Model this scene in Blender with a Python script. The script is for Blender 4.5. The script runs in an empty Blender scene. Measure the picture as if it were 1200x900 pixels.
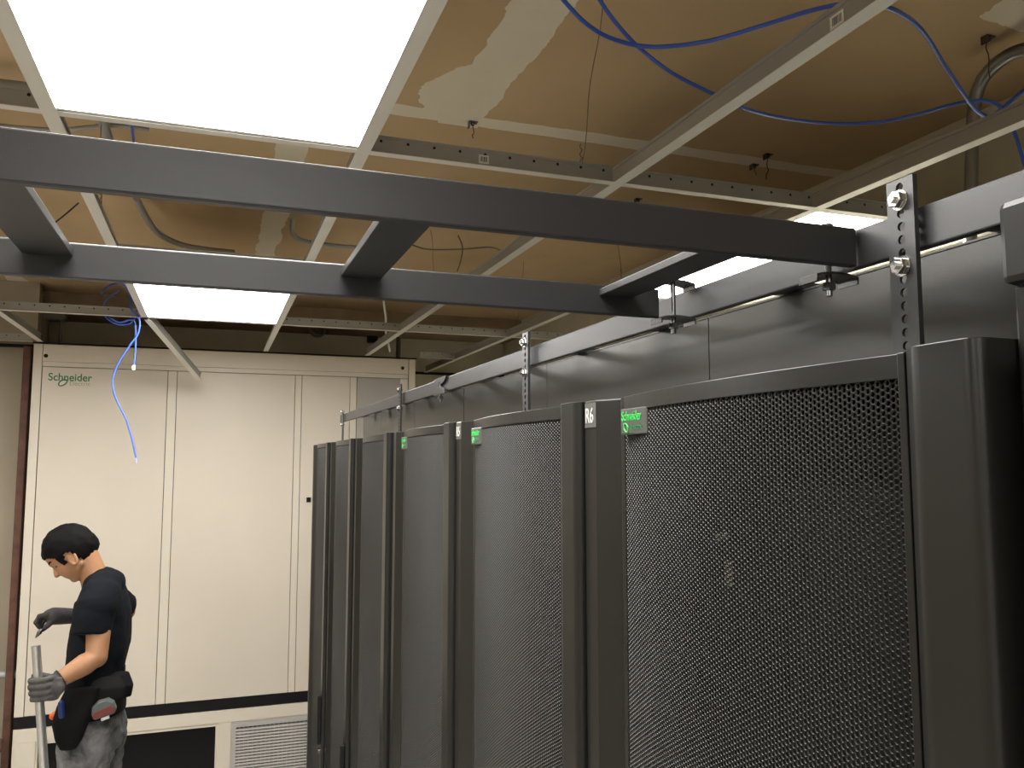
import bpy, bmesh, math, random
import numpy as np
from mathutils import Vector, Matrix, noise
random.seed(4)
PI = math.pi
scene = bpy.context.scene
C = scene.collection
EYE = 2.0                                    # camera height over the floor

# ------------------------------------------------------------------ camera
YAW, PIT, F = math.radians(19.85), math.radians(5.34), 970.0
FW = Vector((math.sin(YAW)*math.cos(PIT), math.cos(YAW)*math.cos(PIT), math.sin(PIT)))
RT = Vector((math.cos(YAW), -math.sin(YAW), 0))
UP = RT.cross(FW)
cam = bpy.data.objects.new('camera', bpy.data.cameras.new('camera'))
C.objects.link(cam)
cam.matrix_world = Matrix(((RT.x, UP.x, -FW.x, 0), (RT.y, UP.y, -FW.y, 0), (RT.z, UP.z, -FW.z, EYE), (0, 0, 0, 1)))
cam.data.sensor_width = 36.0
cam.data.lens = F/1200*36
cam.data.clip_start = 0.02
scene.camera = cam

def ray(x, y): return RT*((x-600)/F) + UP*((450-y)/F) + FW
def onY(x, y, Y):
    d = ray(x, y); v = d*(Y/d.y); return Vector((v.x, v.y, v.z+EYE))
def onZ(x, y, Z):
    d = ray(x, y); v = d*((Z-EYE)/d.z); return Vector((v.x, v.y, v.z+EYE))

def onX(x, y, X):
    d = ray(x, y); v = d*(X/d.x); return Vector((v.x, v.y, v.z+EYE))
# ------------------------------------------------------------------ materials
MATS = {}
def mat(name, col, rough=.5, metal=0.0, spec=.5, bump=0.0, bscale=200, var=0.0, vscale=5, coat=0.0):
    if name in MATS: return MATS[name]
    m = bpy.data.materials.new(name); m.use_nodes = True
    nt = m.node_tree; b = nt.nodes['Principled BSDF']
    b.inputs['Base Color'].default_value = (*col, 1)
    b.inputs['Roughness'].default_value = rough
    b.inputs['Metallic'].default_value = metal
    b.inputs['Specular IOR Level'].default_value = spec
    b.inputs['Coat Weight'].default_value = coat
    tc = nt.nodes.new('ShaderNodeTexCoord')
    if var:
        n = nt.nodes.new('ShaderNodeTexNoise'); n.inputs['Scale'].default_value = vscale; n.inputs['Detail'].default_value = 6
        nt.links.new(tc.outputs['Object'], n.inputs['Vector'])
        r = nt.nodes.new('ShaderNodeMapRange'); r.inputs[1].default_value = .3; r.inputs[2].default_value = .7
        r.inputs[3].default_value = 1-var; r.inputs[4].default_value = 1+var
        nt.links.new(n.outputs['Fac'], r.inputs[0])
        mx = nt.nodes.new('ShaderNodeVectorMath'); mx.operation = 'SCALE'; mx.inputs[0].default_value = col
        nt.links.new(r.outputs[0], mx.inputs['Scale']); nt.links.new(mx.outputs[0], b.inputs['Base Color'])
    if bump:
        n = nt.nodes.new('ShaderNodeTexNoise'); n.inputs['Scale'].default_value = bscale; n.inputs['Detail'].default_value = 3
        nt.links.new(tc.outputs['Object'], n.inputs['Vector'])
        bp = nt.nodes.new('ShaderNodeBump'); bp.inputs['Strength'].default_value = bump; bp.inputs['Distance'].default_value = .002
        nt.links.new(n.outputs['Fac'], bp.inputs['Height']); nt.links.new(bp.outputs['Normal'], b.inputs['Normal'])
    MATS[name] = m
    return m
def emat(name, col, s):
    m = bpy.data.materials.new(name); m.use_nodes = True
    nt = m.node_tree; nt.nodes.clear()
    e = nt.nodes.new('ShaderNodeEmission'); e.inputs[0].default_value = (*col, 1); e.inputs[1].default_value = s
    o = nt.nodes.new('ShaderNodeOutputMaterial'); nt.links.new(e.outputs[0], o.inputs[0])
    MATS[name] = m
    return m

RACK = mat('rack_black', (.0125, .0122, .0110), .30, spec=.32, bump=.03, bscale=1200)
RACKIN = mat('rack_inside', (.006, .006, .006), .7)
PERF = mat('perforated_steel', (.007, .0068, .0062), .5, spec=.12)
PERFEDGE = mat('hole_edge_glint', (.024, .0235, .021), .32, spec=.5)  # same sheet steel, lightened so the bright rim glints sit in its colour
LADDER = mat('ladder_black', (.026, .026, .0275), .38, spec=.45, bump=.08, bscale=1200)
PANELB = mat('panel_black', (.034, .033, .030), .30, bump=.10, bscale=900)
ZINC = mat('zinc_steel', (.62, .62, .6), .22, 1.0)
DKSTEEL = mat('dark_steel', (.16, .16, .16), .25, .9)
CREAM = mat('cream_enamel', (.60, .545, .46), .45, var=.03, vscale=2)
CREAM2 = mat('cream_enamel_trim', (.62, .57, .48), .4)
GREYPAN = mat('grey_panel', (.36, .34, .31), .45)
BLACK = mat('black_band', (.006, .006, .007), .5, spec=.2)
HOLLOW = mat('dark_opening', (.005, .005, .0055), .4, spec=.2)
TEEW = mat('tee_white', (.66, .64, .58), .45)
TEEM = mat('tee_web_metal', (.36, .36, .34), .42, .35)
WHITEP = mat('white_plastic', (.75, .75, .72), .4)
BLUE = mat('blue_cable', (.05, .12, .55), .4)
CONDUIT = mat('flex_conduit', (.28, .28, .27), .35, .8)
CONDW = mat('grey_conduit', (.33, .33, .32), .45, .3)
WIRE = mat('hanger_wire', (.2, .18, .15), .5, .6)
RUST = mat('rusty_brown_steel', (.095, .04, .025), .7, var=.35, vscale=14, bump=.3, bscale=60)
GREEN = mat('logo_green_bright', (.03, .42, .07), .4)
GREEND = mat('logo_green_dark', (.03, .16, .06), .5)
GREYINK = mat('logo_grey_green', (.28, .31, .24), .5)
BADGE = mat('badge_grey', (.075, .075, .071), .35, .3)
LABELG = mat('label_grey', (.065, .063, .057), .5)
INKW = mat('label_white', (.5, .5, .48), .5)
SKIN = mat('skin', (.36, .18, .09), .5, var=.06, vscale=20)
HAIR = mat('hair_black', (.004, .0036, .0034), .7, spec=.10, bump=.9, bscale=260)
SHIRT = mat('navy_black_shirt', (.0042, .0055, .0085), .9, spec=.15, bump=.3, bscale=300)
GLOVE = mat('grey_glove', (.065, .060, .058), .8, bump=.5, bscale=300, var=.3, vscale=40)
GLOVED = mat('dark_glove', (.035, .032, .035), .75, bump=.5, bscale=300)
LEATHER = mat('pouch_black', (.004, .004, .004), .8, spec=.15, bump=.4, bscale=120)
SHOE = mat('shoe_dark', (.03, .025, .02), .6)
LIGHTM = emat('light_diffuser', (1.0, .97, .92), 14.0)

def jeans_mat():
    m = mat('washed_jeans', (.1, .1, .1), .9, bump=.5, bscale=250)
    nt = m.node_tree; b = nt.nodes['Principled BSDF']
    tc = nt.nodes.new('ShaderNodeTexCoord')
    n = nt.nodes.new('ShaderNodeTexNoise'); n.inputs['Scale'].default_value = 9; n.inputs['Detail'].default_value = 8
    n.inputs['Roughness'].default_value = .65; n.inputs['Distortion'].default_value = .6
    nt.links.new(tc.outputs['Object'], n.inputs['Vector'])
    r = nt.nodes.new('ShaderNodeValToRGB'); e = r.color_ramp.elements
    e[0].position = .36; e[0].color = (.022, .023, .026, 1); e[1].position = .66; e[1].color = (.21, .21, .215, 1)
    nt.links.new(n.outputs['Fac'], r.inputs[0]); nt.links.new(r.outputs[0], b.inputs['Base Color'])
    return m
JEANS = jeans_mat()

def ceiling_mat():
    """brown gypsum board paper with taped and mudded joints (world coordinates)"""
    m = mat('gypsum_ceiling', (.2, .13, .06), .85, bump=.15, bscale=60)
    nt = m.node_tree; b = nt.nodes['Principled BSDF']; L = nt.links
    tc = nt.nodes.new('ShaderNodeTexCoord')
    sep = nt.nodes.new('ShaderNodeSeparateXYZ'); L.new(tc.outputs['Object'], sep.inputs[0])
    n1 = nt.nodes.new('ShaderNodeTexNoise'); n1.inputs['Scale'].default_value = 5; n1.inputs['Detail'].default_value = 9; n1.inputs['Roughness'].default_value = .62
    L.new(tc.outputs['Object'], n1.inputs['Vector'])
    n2 = nt.nodes.new('ShaderNodeTexNoise'); n2.inputs['Scale'].default_value = 1.6; n2.inputs['Detail'].default_value = 5
    L.new(tc.outputs['Object'], n2.inputs['Vector'])
    def M(op, a, b_=None, c=None):
        q = nt.nodes.new('ShaderNodeMath'); q.operation = op
        for i, v in enumerate((a, b_, c)):
            if v is None: continue
            if isinstance(v, (int, float)): q.inputs[i].default_value = v
            else: L.new(v, q.inputs[i])
        return q.outputs[0]
    X, Y = sep.outputs[0], sep.outputs[1]
    wob = M('MULTIPLY', M('SUBTRACT', n1.outputs['Fac'], .5), .10)
    def strip(v, c, hw, amp=1.0):
        d = M('ABSOLUTE', M('SUBTRACT', v, c))
        d = M('ADD', d, M('MULTIPLY', wob, amp))
        return M('LESS_THAN', d, hw)
    jy = M('MULTIPLY', strip(Y, 2.37, .038, .45), M('GREATER_THAN', X, .3))
    jy2 = M('MULTIPLY', strip(Y, 2.37-2.44, .05, .6), 1.0)
    jy3 = strip(Y, 2.37+2.44, .05, .6)
    jx = M('MULTIPLY', strip(X, .69, .07, .8), M('LESS_THAN', Y, 2.42))
    jx2 = M('MULTIPLY', strip(X, 1.83, .17, 1.6), M('LESS_THAN', M('ADD', Y, wob), 1.40))
    jx3 = M('MULTIPLY', strip(X, .22, .05, .8), M('GREATER_THAN', Y, 2.4))
    jx4 = strip(X, -1.1, .05, .8)
    # the broad smear of compound where two joints meet
    px = M('SUBTRACT', X, .64); py = M('SUBTRACT', Y, 2.22)
    rr = M('SQRT', M('ADD', M('MULTIPLY', px, M('MULTIPLY', px, 3.2)), M('MULTIPLY', py, py)))
    blob = M('LESS_THAN', M('ADD', rr, M('MULTIPLY', wob, 2.2)), .19)
    f = jy
    for s in (jy2, jy3, jx, jx2, jx3, jx4, blob): f = M('MAXIMUM', f, s)
    f = M('MULTIPLY', f, M('ADD', .75, M('MULTIPLY', n1.outputs['Fac'], .3)))
    br = nt.nodes.new('ShaderNodeValToRGB'); e = br.color_ramp.elements
    e[0].position = .3; e[0].color = (.46, .325, .175, 1); e[1].position = .7; e[1].color = (.56, .41, .24, 1)
    L.new(n2.outputs['Fac'], br.inputs[0])
    mx = nt.nodes.new('ShaderNodeMix'); mx.data_type = 'RGBA'
    L.new(f, mx.inputs[0]); L.new(br.outputs[0], mx.inputs[6]); mx.inputs[7].default_value = (.72, .66, .54, 1)
    L.new(mx.outputs[2], b.inputs['Base Color'])
    return m
CEIL = ceiling_mat()
WALLW = mat('wall_white', (.72, .70, .66), .8)
WALLB = mat('wall_beige', (.33, .285, .215), .8, var=.06, vscale=3)
WALLG = mat('wall_grey_olive', (.58, .55, .43), .85, var=.1, vscale=4)
FLOORM = mat('floor_tile', (.52, .50, .46), .4, var=.08, vscale=3)

# ------------------------------------------------------------------ mesh helpers
def tagp(o, label=None, cat=None, group=None, kind=None):
    if label: o['label'] = label
    if cat: o['category'] = cat
    if group: o['group'] = group
    if kind: o['kind'] = kind
    return o
def thing(name, label, cat, loc=(0, 0, 0), group=None, rz=0):
    o = bpy.data.objects.new(name, None); C.objects.link(o)
    o.empty_display_size = .05
    o.location = loc; o.rotation_euler[2] = rz
    return tagp(o, label, cat, group)
class MB:
    def __init__(s): s.v = []; s.f = []; s.sm = []
    def add(s, vs, fs, smooth=False):
        n = len(s.v); s.v += [tuple(v) for v in vs]; s.f += [tuple(i+n for i in f) for f in fs]; s.sm += [smooth]*len(fs)
        return s
    def box(s, x0, x1, y0, y1, z0, z1):
        return s.add([(x, y, z) for x in (x0, x1) for y in (y0, y1) for z in (z0, z1)],
                     [(0, 1, 3, 2), (4, 6, 7, 5), (0, 4, 5, 1), (2, 3, 7, 6), (0, 2, 6, 4), (1, 5, 7, 3)])
    def prism(s, pts, z0, z1, axis='z', smooth=False):
        n = len(pts)
        def q(a, b, t): return {'z': (a, b, t), 'y': (a, t, b), 'x': (t, a, b)}[axis]
        vs = [q(a, b, z0) for a, b in pts]+[q(a, b, z1) for a, b in pts]
        s.add(vs, [(i, (i+1) % n, n+(i+1) % n, n+i) for i in range(n)], smooth)
        return s.add(vs, [tuple(reversed(range(n))), tuple(range(n, 2*n))])
    def tube(s, pts, r, n=10, caps=True):
        pts = [Vector(p) for p in pts]; N = len(pts)
        rs = r if isinstance(r, (list, tuple)) else [r]*N
        vs = []; t0 = (pts[1]-pts[0]).normalized(); a = t0.orthogonal().normalized()
        for i, p in enumerate(pts):
            t = ((pts[min(i+1, N-1)]-pts[max(i-1, 0)])).normalized()
            a = (a-t*a.dot(t)).normalized(); b = t.cross(a)
            for k in range(n):
                w = 2*PI*k/n; vs.append(p+(a*math.cos(w)+b*math.sin(w))*rs[i])
        fs = [(i*n+k, i*n+(k+1) % n, (i+1)*n+(k+1) % n, (i+1)*n+k) for i in range(N-1) for k in range(n)]
        s.add(vs, fs, True)
        if caps: s.add(vs, [tuple(reversed(range(n))), tuple(range((N-1)*n, N*n))])
        return s
    def ell(s, c, r, R=None, nu=20, nv=12):
        c = Vector(c); R = R or Matrix.Identity(3); vs = []
        for j in range(nv+1):
            ph = PI*j/nv
            for i in range(nu):
                th = 2*PI*i/nu
                vs.append(c+R @ Vector((r[0]*math.sin(ph)*math.cos(th), r[1]*math.sin(ph)*math.sin(th), r[2]*math.cos(ph))))
        return s.add(vs, [(j*nu+i, (j+1)*nu+i, (j+1)*nu+(i+1) % nu, j*nu+(i+1) % nu) for j in range(nv) for i in range(nu)], True)
    def chain(s, pts, rs, n=14):
        """round-ended tapering limb through joints"""
        s.tube(pts, rs, n)
        for p, r in zip(pts, rs): s.ell(p, (r, r, r), nu=n, nv=10)
        return s
    def loft(s, secs, n=28, sq=1.0):
        """elliptical sections: (centre, half x, half y)"""
        vs = []
        for c, a, b in secs:
            for k in range(n):
                w = 2*PI*k/n; cw, sw = math.cos(w), math.sin(w)
                vs.append((c[0]+a*math.copysign(abs(cw)**sq, cw), c[1]+b*math.copysign(abs(sw)**sq, sw), c[2]))
        N = len(secs)
        s.add(vs, [(i*n+k, (i+1)*n+k, (i+1)*n+(k+1) % n, i*n+(k+1) % n) for i in range(N-1) for k in range(n)], True)
        return s.add(vs, [tuple(range(n)), tuple(reversed(range((N-1)*n, N*n)))], True)
    def build(s, name, m, parent=None, bevel=0, remesh=0, smooth_it=0, merge=True):
        me = bpy.data.meshes.new(name); me.from_pydata(s.v, [], s.f)
        me.polygons.foreach_set('use_smooth', s.sm)
        if merge:
            bm = bmesh.new(); bm.from_mesh(me)
            bmesh.ops.remove_doubles(bm, verts=bm.verts, dist=1e-6)
            bmesh.ops.recalc_face_normals(bm, faces=bm.faces)
            for e in bm.edges:
                if len(e.link_faces) == 2 and e.link_faces[0].smooth != e.link_faces[1].smooth: e.smooth = False
            bm.to_mesh(me); bm.free()
        me.materials.append(m)
        o = bpy.data.objects.new(name, me); C.objects.link(o)
        if parent: o.parent = parent
        if bevel:
            d = o.modifiers.new('bevel', 'BEVEL'); d.width = bevel; d.segments = 2; d.limit_method = 'ANGLE'; d.angle_limit = .9
        if remesh:
            d = o.modifiers.new('remesh', 'REMESH'); d.mode = 'VOXEL'; d.voxel_size = remesh; d.use_smooth_shade = True
            if smooth_it:
                d = o.modifiers.new('smooth', 'SMOOTH'); d.factor = .5; d.iterations = smooth_it
        return o
def smoothpath(P, k=8):
    P = [Vector(p) for p in P]; out = []
    Q = [2*P[0]-P[1]]+P+[2*P[-1]-P[-2]]
    for i in range(1, len(Q)-2):
        a, b, c, d = Q[i-1:i+3]
        for j in range(k):
            t = j/k
            out.append(.5*((2*b)+(c-a)*t+(2*a-5*b+4*c-d)*t*t+(3*b-3*c+d-a)*t**3))
    out.append(P[-1]); return out
def text_part(name, s, size, mtx, m, parent, sx=1.0, depth=.0004, shear=0.0, bold=0.0):
    cu = bpy.data.curves.new('t', 'FONT'); cu.body = s; cu.size = size; cu.extrude = depth; cu.shear = shear
    cu.offset = bold; cu.resolution_u = 6
    to = bpy.data.objects.new('t', cu); C.objects.link(to)
    bpy.context.view_layer.update()
    me = bpy.data.meshes.new_from_object(to.evaluated_get(bpy.context.evaluated_depsgraph_get()))
    bpy.data.objects.remove(to)
    me.transform(Matrix.Diagonal((sx, 1, 1, 1))); me.transform(mtx)
    me.materials.clear(); me.materials.append(m); me.name = name
    o = bpy.data.objects.new(name, me); C.objects.link(o); o.parent = parent
    return o
def join_into(o, others):
    bm = bmesh.new(); bm.from_mesh(o.data)
    for q in others:
        bm.from_mesh(q.data)
    bm.to_mesh(o.data); bm.free()
    for q in others: bpy.data.objects.remove(q)
    return o
def copy_tree(o, parent=None):
    c = o.copy(); C.objects.link(c); c.parent = parent
    for ch in list(o.children): copy_tree(ch, c)
    return c

# ------------------------------------------------------------------ the room
FLOOR_Z, GRID, DECK = 0.0, EYE+.67, EYE+1.05
XL, XR, YB, YF = -3.2, 2.14, -3.0, 6.12
def S(name, mb, m, **k): return tagp(mb.build(name, m, **k), kind='structure')
S('floor', MB().box(XL, XR, YB, YF, -.1, 0), FLOORM)
S('ceiling', MB().box(XL, XR, YB, YF, DECK, DECK+.1), CEIL)
S('wall_right', MB().box(XR, XR+.1, YB, YF, 0, DECK), WALLG)
S('wall_left', MB().box(XL-.1, XL, YB, YF, 0, DECK), WALLB)
S('wall_front', MB().box(XL, XR, YB-.1, YB, 0, DECK), WALLW)
S('wall_back', MB().box(XL, XR, YF, YF+.1, 0, DECK), WALLG)
S('wall_partition', MB().box(XL, -.985, 5.46, 5.56, 0, DECK), WALLB)
S('trim_1', MB().box(XL, -.99, 5.435, 5.459, GRID-.012, GRID+.006), BLACK)
S('trim_2', MB().box(1.24, XR, YF-.022, YF-.001, GRID-.012, GRID+.006), BLACK)
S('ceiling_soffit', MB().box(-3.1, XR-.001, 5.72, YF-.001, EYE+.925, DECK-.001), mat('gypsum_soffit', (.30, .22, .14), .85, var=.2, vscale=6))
S('trim_3', MB().box(XR-.022, XR-.001, -2.9, 5.9, GRID-.002, GRID).box(XR-.003, XR-.001, -2.9, 5.9, GRID, GRID+.022), TEEW)
# rust-brown steel jamb between partition and enclosure, with pipes low down
S('trim_4', MB().box(-1.022, -.984, 5.30, 5.455, 0, GRID-.02), RUST, bevel=.004)
tagp(MB().tube([onY(-40, 792, 5.35), onY(20, 790, 5.35)], .022, 14).build('pipe', CONDW),
     'short grey horizontal pipe meeting the brown jamb behind the worker', 'pipe')
low = thing('valve_pipe', 'rusty brown pipework low in the corner left of the white enclosure', 'pipe', (-1.15, 5.2, 0))
def rel(o, pts): return [Vector(p)-Vector(o.location) for p in pts]
MB().tube(rel(low, [(-1.6, 5.2, EYE-1.50), (-1.0, 5.2, EYE-1.50)]), .035, 14).build('pipe', RUST, low)
MB().tube(rel(low, [(-1.12, 5.2, 0), (-1.12, 5.2, EYE-1.5)]), .045, 14).build('riser', RUST, low)
for fz in (1.68, 1.90): MB().tube(rel(low, [(-1.12, 5.2, EYE-fz), (-1.12, 5.2, EYE-fz+.06)]), .07, 14).build('flange', RUST, low)

# ------------------------------------------------------------------ suspended ceiling grid
TX = [-.928, -.316, .288, .906, 1.499]
FL = .0148
def slot_mat():
    m = mat('slotted_web', (.36, .36, .34), .42, .35)
    nt = m.node_tree; b = nt.nodes['Principled BSDF']; L = nt.links
    tc = nt.nodes.new('ShaderNodeTexCoord'); sp = nt.nodes.new('ShaderNodeSeparateXYZ'); L.new(tc.outputs['Object'], sp.inputs[0])
    def M(op, a, c=None):
        q = nt.nodes.new('ShaderNodeMath'); q.operation = op
        for i, v in enumerate((a, c)):
            if v is None: continue
            if isinstance(v, (int, float)): q.inputs[i].default_value = v
            else: L.new(v, q.inputs[i])
        return q.outputs[0]
    u = M('SUBTRACT', M('FRACT', M('DIVIDE', sp.outputs[0], .06)), .5); u = M('MULTIPLY', u, .06)
    v = M('SUBTRACT', sp.outputs[2], .030)
    d = M('SQRT', M('ADD', M('MULTIPLY', u, u), M('MULTIPLY', v, v)))
    f = M('LESS_THAN', d, .0034)
    mx = nt.nodes.new('ShaderNodeMix'); mx.data_type = 'RGBA'; L.new(f, mx.inputs[0]); mx.inputs[6].default_value = (.36, .36, .34, 1); mx.inputs[7].default_value = (.01, .01, .01, 1)
    L.new(mx.outputs[2], b.inputs['Base Color'])
    return m
SLOTM = slot_mat()
def tee_mesh_y(y0, y1, parent, slots=True):
    """main runner along Y centred on x=0, its flange underside at z=0"""
    MB().box(-FL, FL, y0, y1, 0, .0012).build('flange', TEEW, parent)
    m = MB().box(-.0008, .0008, y0, y1, .0012, .040).box(-.003, .003, y0, y1, .040, .047)
    m.build('web', TEEM, parent)
def tee_mesh_x(x0, x1, parent):
    MB().box(x0, x1, -FL*.8, FL*.8, 0, .0012).build('flange', TEEW, parent)
    MB().box(x0, x1, -.0008, .0008, .0012, .036).box(x0, x1, -.003, .003, .036, .042).build('web', SLOTM, parent)
names = ['leftmost long white ceiling runner, ending at the enclosure corner',
         'long white ceiling runner along the left side of the big light panel',
         'long white ceiling runner along the right side of the big light panel',
         'long white ceiling runner crossing the brown ceiling, with a barcode sticker at the top edge',
         'long white ceiling runner nearest the right wall, behind the perforated strip']
ends = [5.24, 4.18, 5.24, 5.24, 6.08]
mains = []
for i, x in enumerate(TX):
    t = thing('ceiling_runner', names[i], 'ceiling grid bar', (x, 0, GRID), 'main runners of the suspended ceiling grid')
    tee_mesh_y(-2.9, ends[i], t)
    mains.append(t)
def cross(y, x0, x1, label):
    t = thing('cross_tee', label, 'ceiling grid bar', ((x0+x1)/2, y, GRID-.0003), 'cross tees of the suspended ceiling grid')
    h = (x1-x0)/2-.0152; tee_mesh_x(-h, h, t)
    return t
bays = [(-.928, -.316), (-.316, .288), (.288, .906), (.906, 1.499), (1.499, 2.118)]
rowtxt = ['left of the big light panel', 'under the front edge of the big light panel', 'between the big light panel and the stickered runner',
          'between the stickered runner and the right-wall runner', 'beside the right wall by the small bright light']
for b, tx in zip(bays, rowtxt): cr = cross(1.752, *b, 'nearer white cross tee '+tx)
midtxt = ['far left, in line with the mid-room light', 'at the far edge of the mid-room light panel', 'just right of the mid-room light panel',
          'above the far end of the black rail', 'far right beyond the rail, near the right wall']
for b, tx in zip(bays, midtxt): cross(4.185, *b, 'far white cross tee '+tx)
cross(2.965, -.316, .288, 'white cross tee at the near edge of the mid-room light panel, behind the ladder')
cross(2.985, 1.499, 2.118, 'white cross tee at the far edge of the right-hand light panel')
cross(5.22, 1.235, 1.499, 'short white cross tee just right of the enclosure top corner')
cross(5.25, -1.54, -.955, 'white wall tee at top of the beige partition, touching the enclosure corner')
# loose runner end drooping in front of the enclosure
a, b_ = Vector((-.305, 4.19, GRID-.01)), onY(234, 446, 4.95)
lt = thing('loose_tee', 'loose white tee drooping with its free end in front of the white enclosure', 'ceiling grid bar', a)
d = (b_-a); L_ = d.length
lt.rotation_mode = 'QUATERNION'; lt.rotation_quaternion = d.to_track_quat('Y', 'Z')
tee_mesh_y(0, L_, lt)
# barcode stickers on runner and tee
def sticker(p, w, h, axis, label):
    t = thing('barcode_sticker', label, 'sticker', p, 'barcode stickers on the ceiling grid')
    m1 = MB(); m2 = MB()
    if axis == 'x':
        m1.box(-w/2, w/2, -.0006, 0, 0, h)
        x = -w*.36
        while x < w*.34:
            q = random.choice((.0008, .0015, .002)); m2.box(x, x+q, -.0009, -.0006, h*.2, h*.8); x += q+.0016
    else:
        m1.box(-.0006, 0, -w/2, w/2, 0, h)
        x = -w*.36
        while x < w*.34:
            q = random.choice((.0008, .0015, .002)); m2.box(-.0009, -.0006, x, x+q, h*.2, h*.8); x += q+.0016
    m1.build('paper', WHITEP, t); m2.build('barcode', RACKIN, t)
sp = onY(567, 188, 1.7505)
sticker((sp.x, 1.7508, GRID+.008), .024, .02, 'x', 'small white barcode sticker on the nearer cross tee')
sp = onZ(992, 28, GRID+.02)
sticker((.906-.0012, sp.y+.0, GRID+.012), .03, .022, 'y', 'small white barcode sticker on the runner at the top edge')

# light fixtures
def fixture(x0, x1, y0, y1, label, grp='2 by 4 foot flat ceiling lights'):
    cx, cy = (x0+x1)/2, (y0+y1)/2
    t = thing('ceiling_light', label, 'ceiling light', (cx, cy, GRID+.0016), grp)
    w, h = (x1-x0)/2-.0015, (y1-y0)/2-.0015
    MB().box(-w+.011, w-.011, -h+.011, h-.011, .0005, .003).build('diffuser', LIGHTM, t)
    f = MB().box(-w, w, -h, -h+.010, 0, .012).box(-w, w, h-.010, h, 0, .012).box(-w, -w+.010, -h+.01, h-.01, 0, .012).box(w-.010, w, -h+.01, h-.01, 0, .012)
    f.build('frame', WHITEP, t)
    MB().box(-w+.002, w-.002, -h+.002, h-.002, .0125, .05).build('housing', WHITEP, t)
    return t
fixture(-.316, .288, .53, 1.740, 'large blown-out white light panel at the top left, nearest the camera')
fixture(-.316, .288, 2.978, 4.173, 'white light panel seen below the ladder, in front of the white enclosure')
fixture(1.499, 2.118, 1.765, 2.972, 'white light panel at the right, partly hidden behind the ladder end')
# aisle light behind the camera, then unseen panels added as fill
fixture(-.316, .288, -1.95, -.75, 'white light panel behind the camera in the aisle', 'ceiling lights behind the camera')
fixture(-2.15, -1.54, .53, 1.740, 'unseen fill light panel added over the left of the room, beside the aisle', 'ceiling lights behind the camera')
fixture(-2.15, -1.54, 2.978, 4.173, 'unseen fill light panel added over the far left of the room', 'ceiling lights behind the camera')

fixture(-2.15, -1.54, -1.95, -.75, 'unseen fill light panel added behind the camera, over the left of the room', 'ceiling lights behind the camera')
# ------------------------------------------------------------------ racks
PITCH = .588
Y0 = .347
RT_Z = EYE+.074
def doorX(u):                       # bowed door, u = local y
    t = (u-.086)/(.503-.086)
    return .4435-.0175*4*t*(1-t)
def perf_mesh(u0, u1, z0, z1, p=.0047):
    c = p*math.sqrt(3)/2; R = p/math.sqrt(3); rh = .43*p; th = .0018
    nc = int((u1-u0)/c); nr = int((z1-z0)/p)
    cu = u0+(np.arange(nc)+.5)*c
    rows = np.arange(nr)
    CU, RW = np.meshgrid(cu, rows, indexing='ij')
    CZ = z0+(RW+.25)*p+np.where((np.arange(nc) % 2)[:, None] == 1, p/2, 0)+p*.25
    cu, cz = CU.ravel(), CZ.ravel(); n = len(cu)
    a6 = np.arange(6)*PI/3; a12 = np.arange(12)*PI/6
    ou = np.concatenate([R*np.cos(a6), rh*np.cos(a12), rh*np.cos(a12)])
    oz = np.concatenate([R*np.sin(a6), rh*np.sin(a12), rh*np.sin(a12)])
    dx = np.concatenate([np.zeros(18), np.full(12, th)])
    U = cu[:, None]+ou[None]; Z = cz[:, None]+oz[None]
    T = (U-.086)/(.503-.086); X = .4435-.0175*4*T*(1-T)+dx[None]
    co = np.stack([X, U, Z], -1).reshape(-1, 3).astype(np.float32)
    faces = []
    for k in range(6):
        h0, h1, h2 = 6+2*k, 6+(2*k+1) % 12, 6+(2*k+2) % 12
        faces.append((k, (k+1) % 6, h1)); faces.append((k, h1, h0)); faces.append(((k+1) % 6, h2, h1))
    tri = np.array(faces)
    quad = np.array([(6+k, 6+(k+1) % 12, 18+(k+1) % 12, 18+k) for k in range(12)])
    base = (np.arange(n)*30)
    T_ = (base[:, None, None]+tri[None]).reshape(-1); Q_ = (base[:, None, None]+quad[None]).reshape(-1)
    nt_, nq = n*18, n*12
    me = bpy.data.meshes.new('perforated_panel')
    me.vertices.add(n*30); me.vertices.foreach_set('co', co.ravel())
    me.loops.add(nt_*3+nq*4); me.loops.foreach_set('vertex_index', np.concatenate([T_, Q_]).astype(np.int32))
    me.polygons.add(nt_+nq)
    st = np.concatenate([np.arange(nt_)*3, nt_*3+np.arange(nq)*4]).astype(np.int32)
    me.polygons.foreach_set('loop_start', st)
    me.update(calc_edges=True); me.validate()
    me.materials.append(PERF); me.materials.append(PERFEDGE)
    me.polygons.foreach_set('material_index', np.concatenate([np.zeros(nt_), np.ones(nq)]).astype(np.int32))
    return me
def profile_prism(pts, z0, z1): return MB().prism(pts, z0, z1, 'z')
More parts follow.
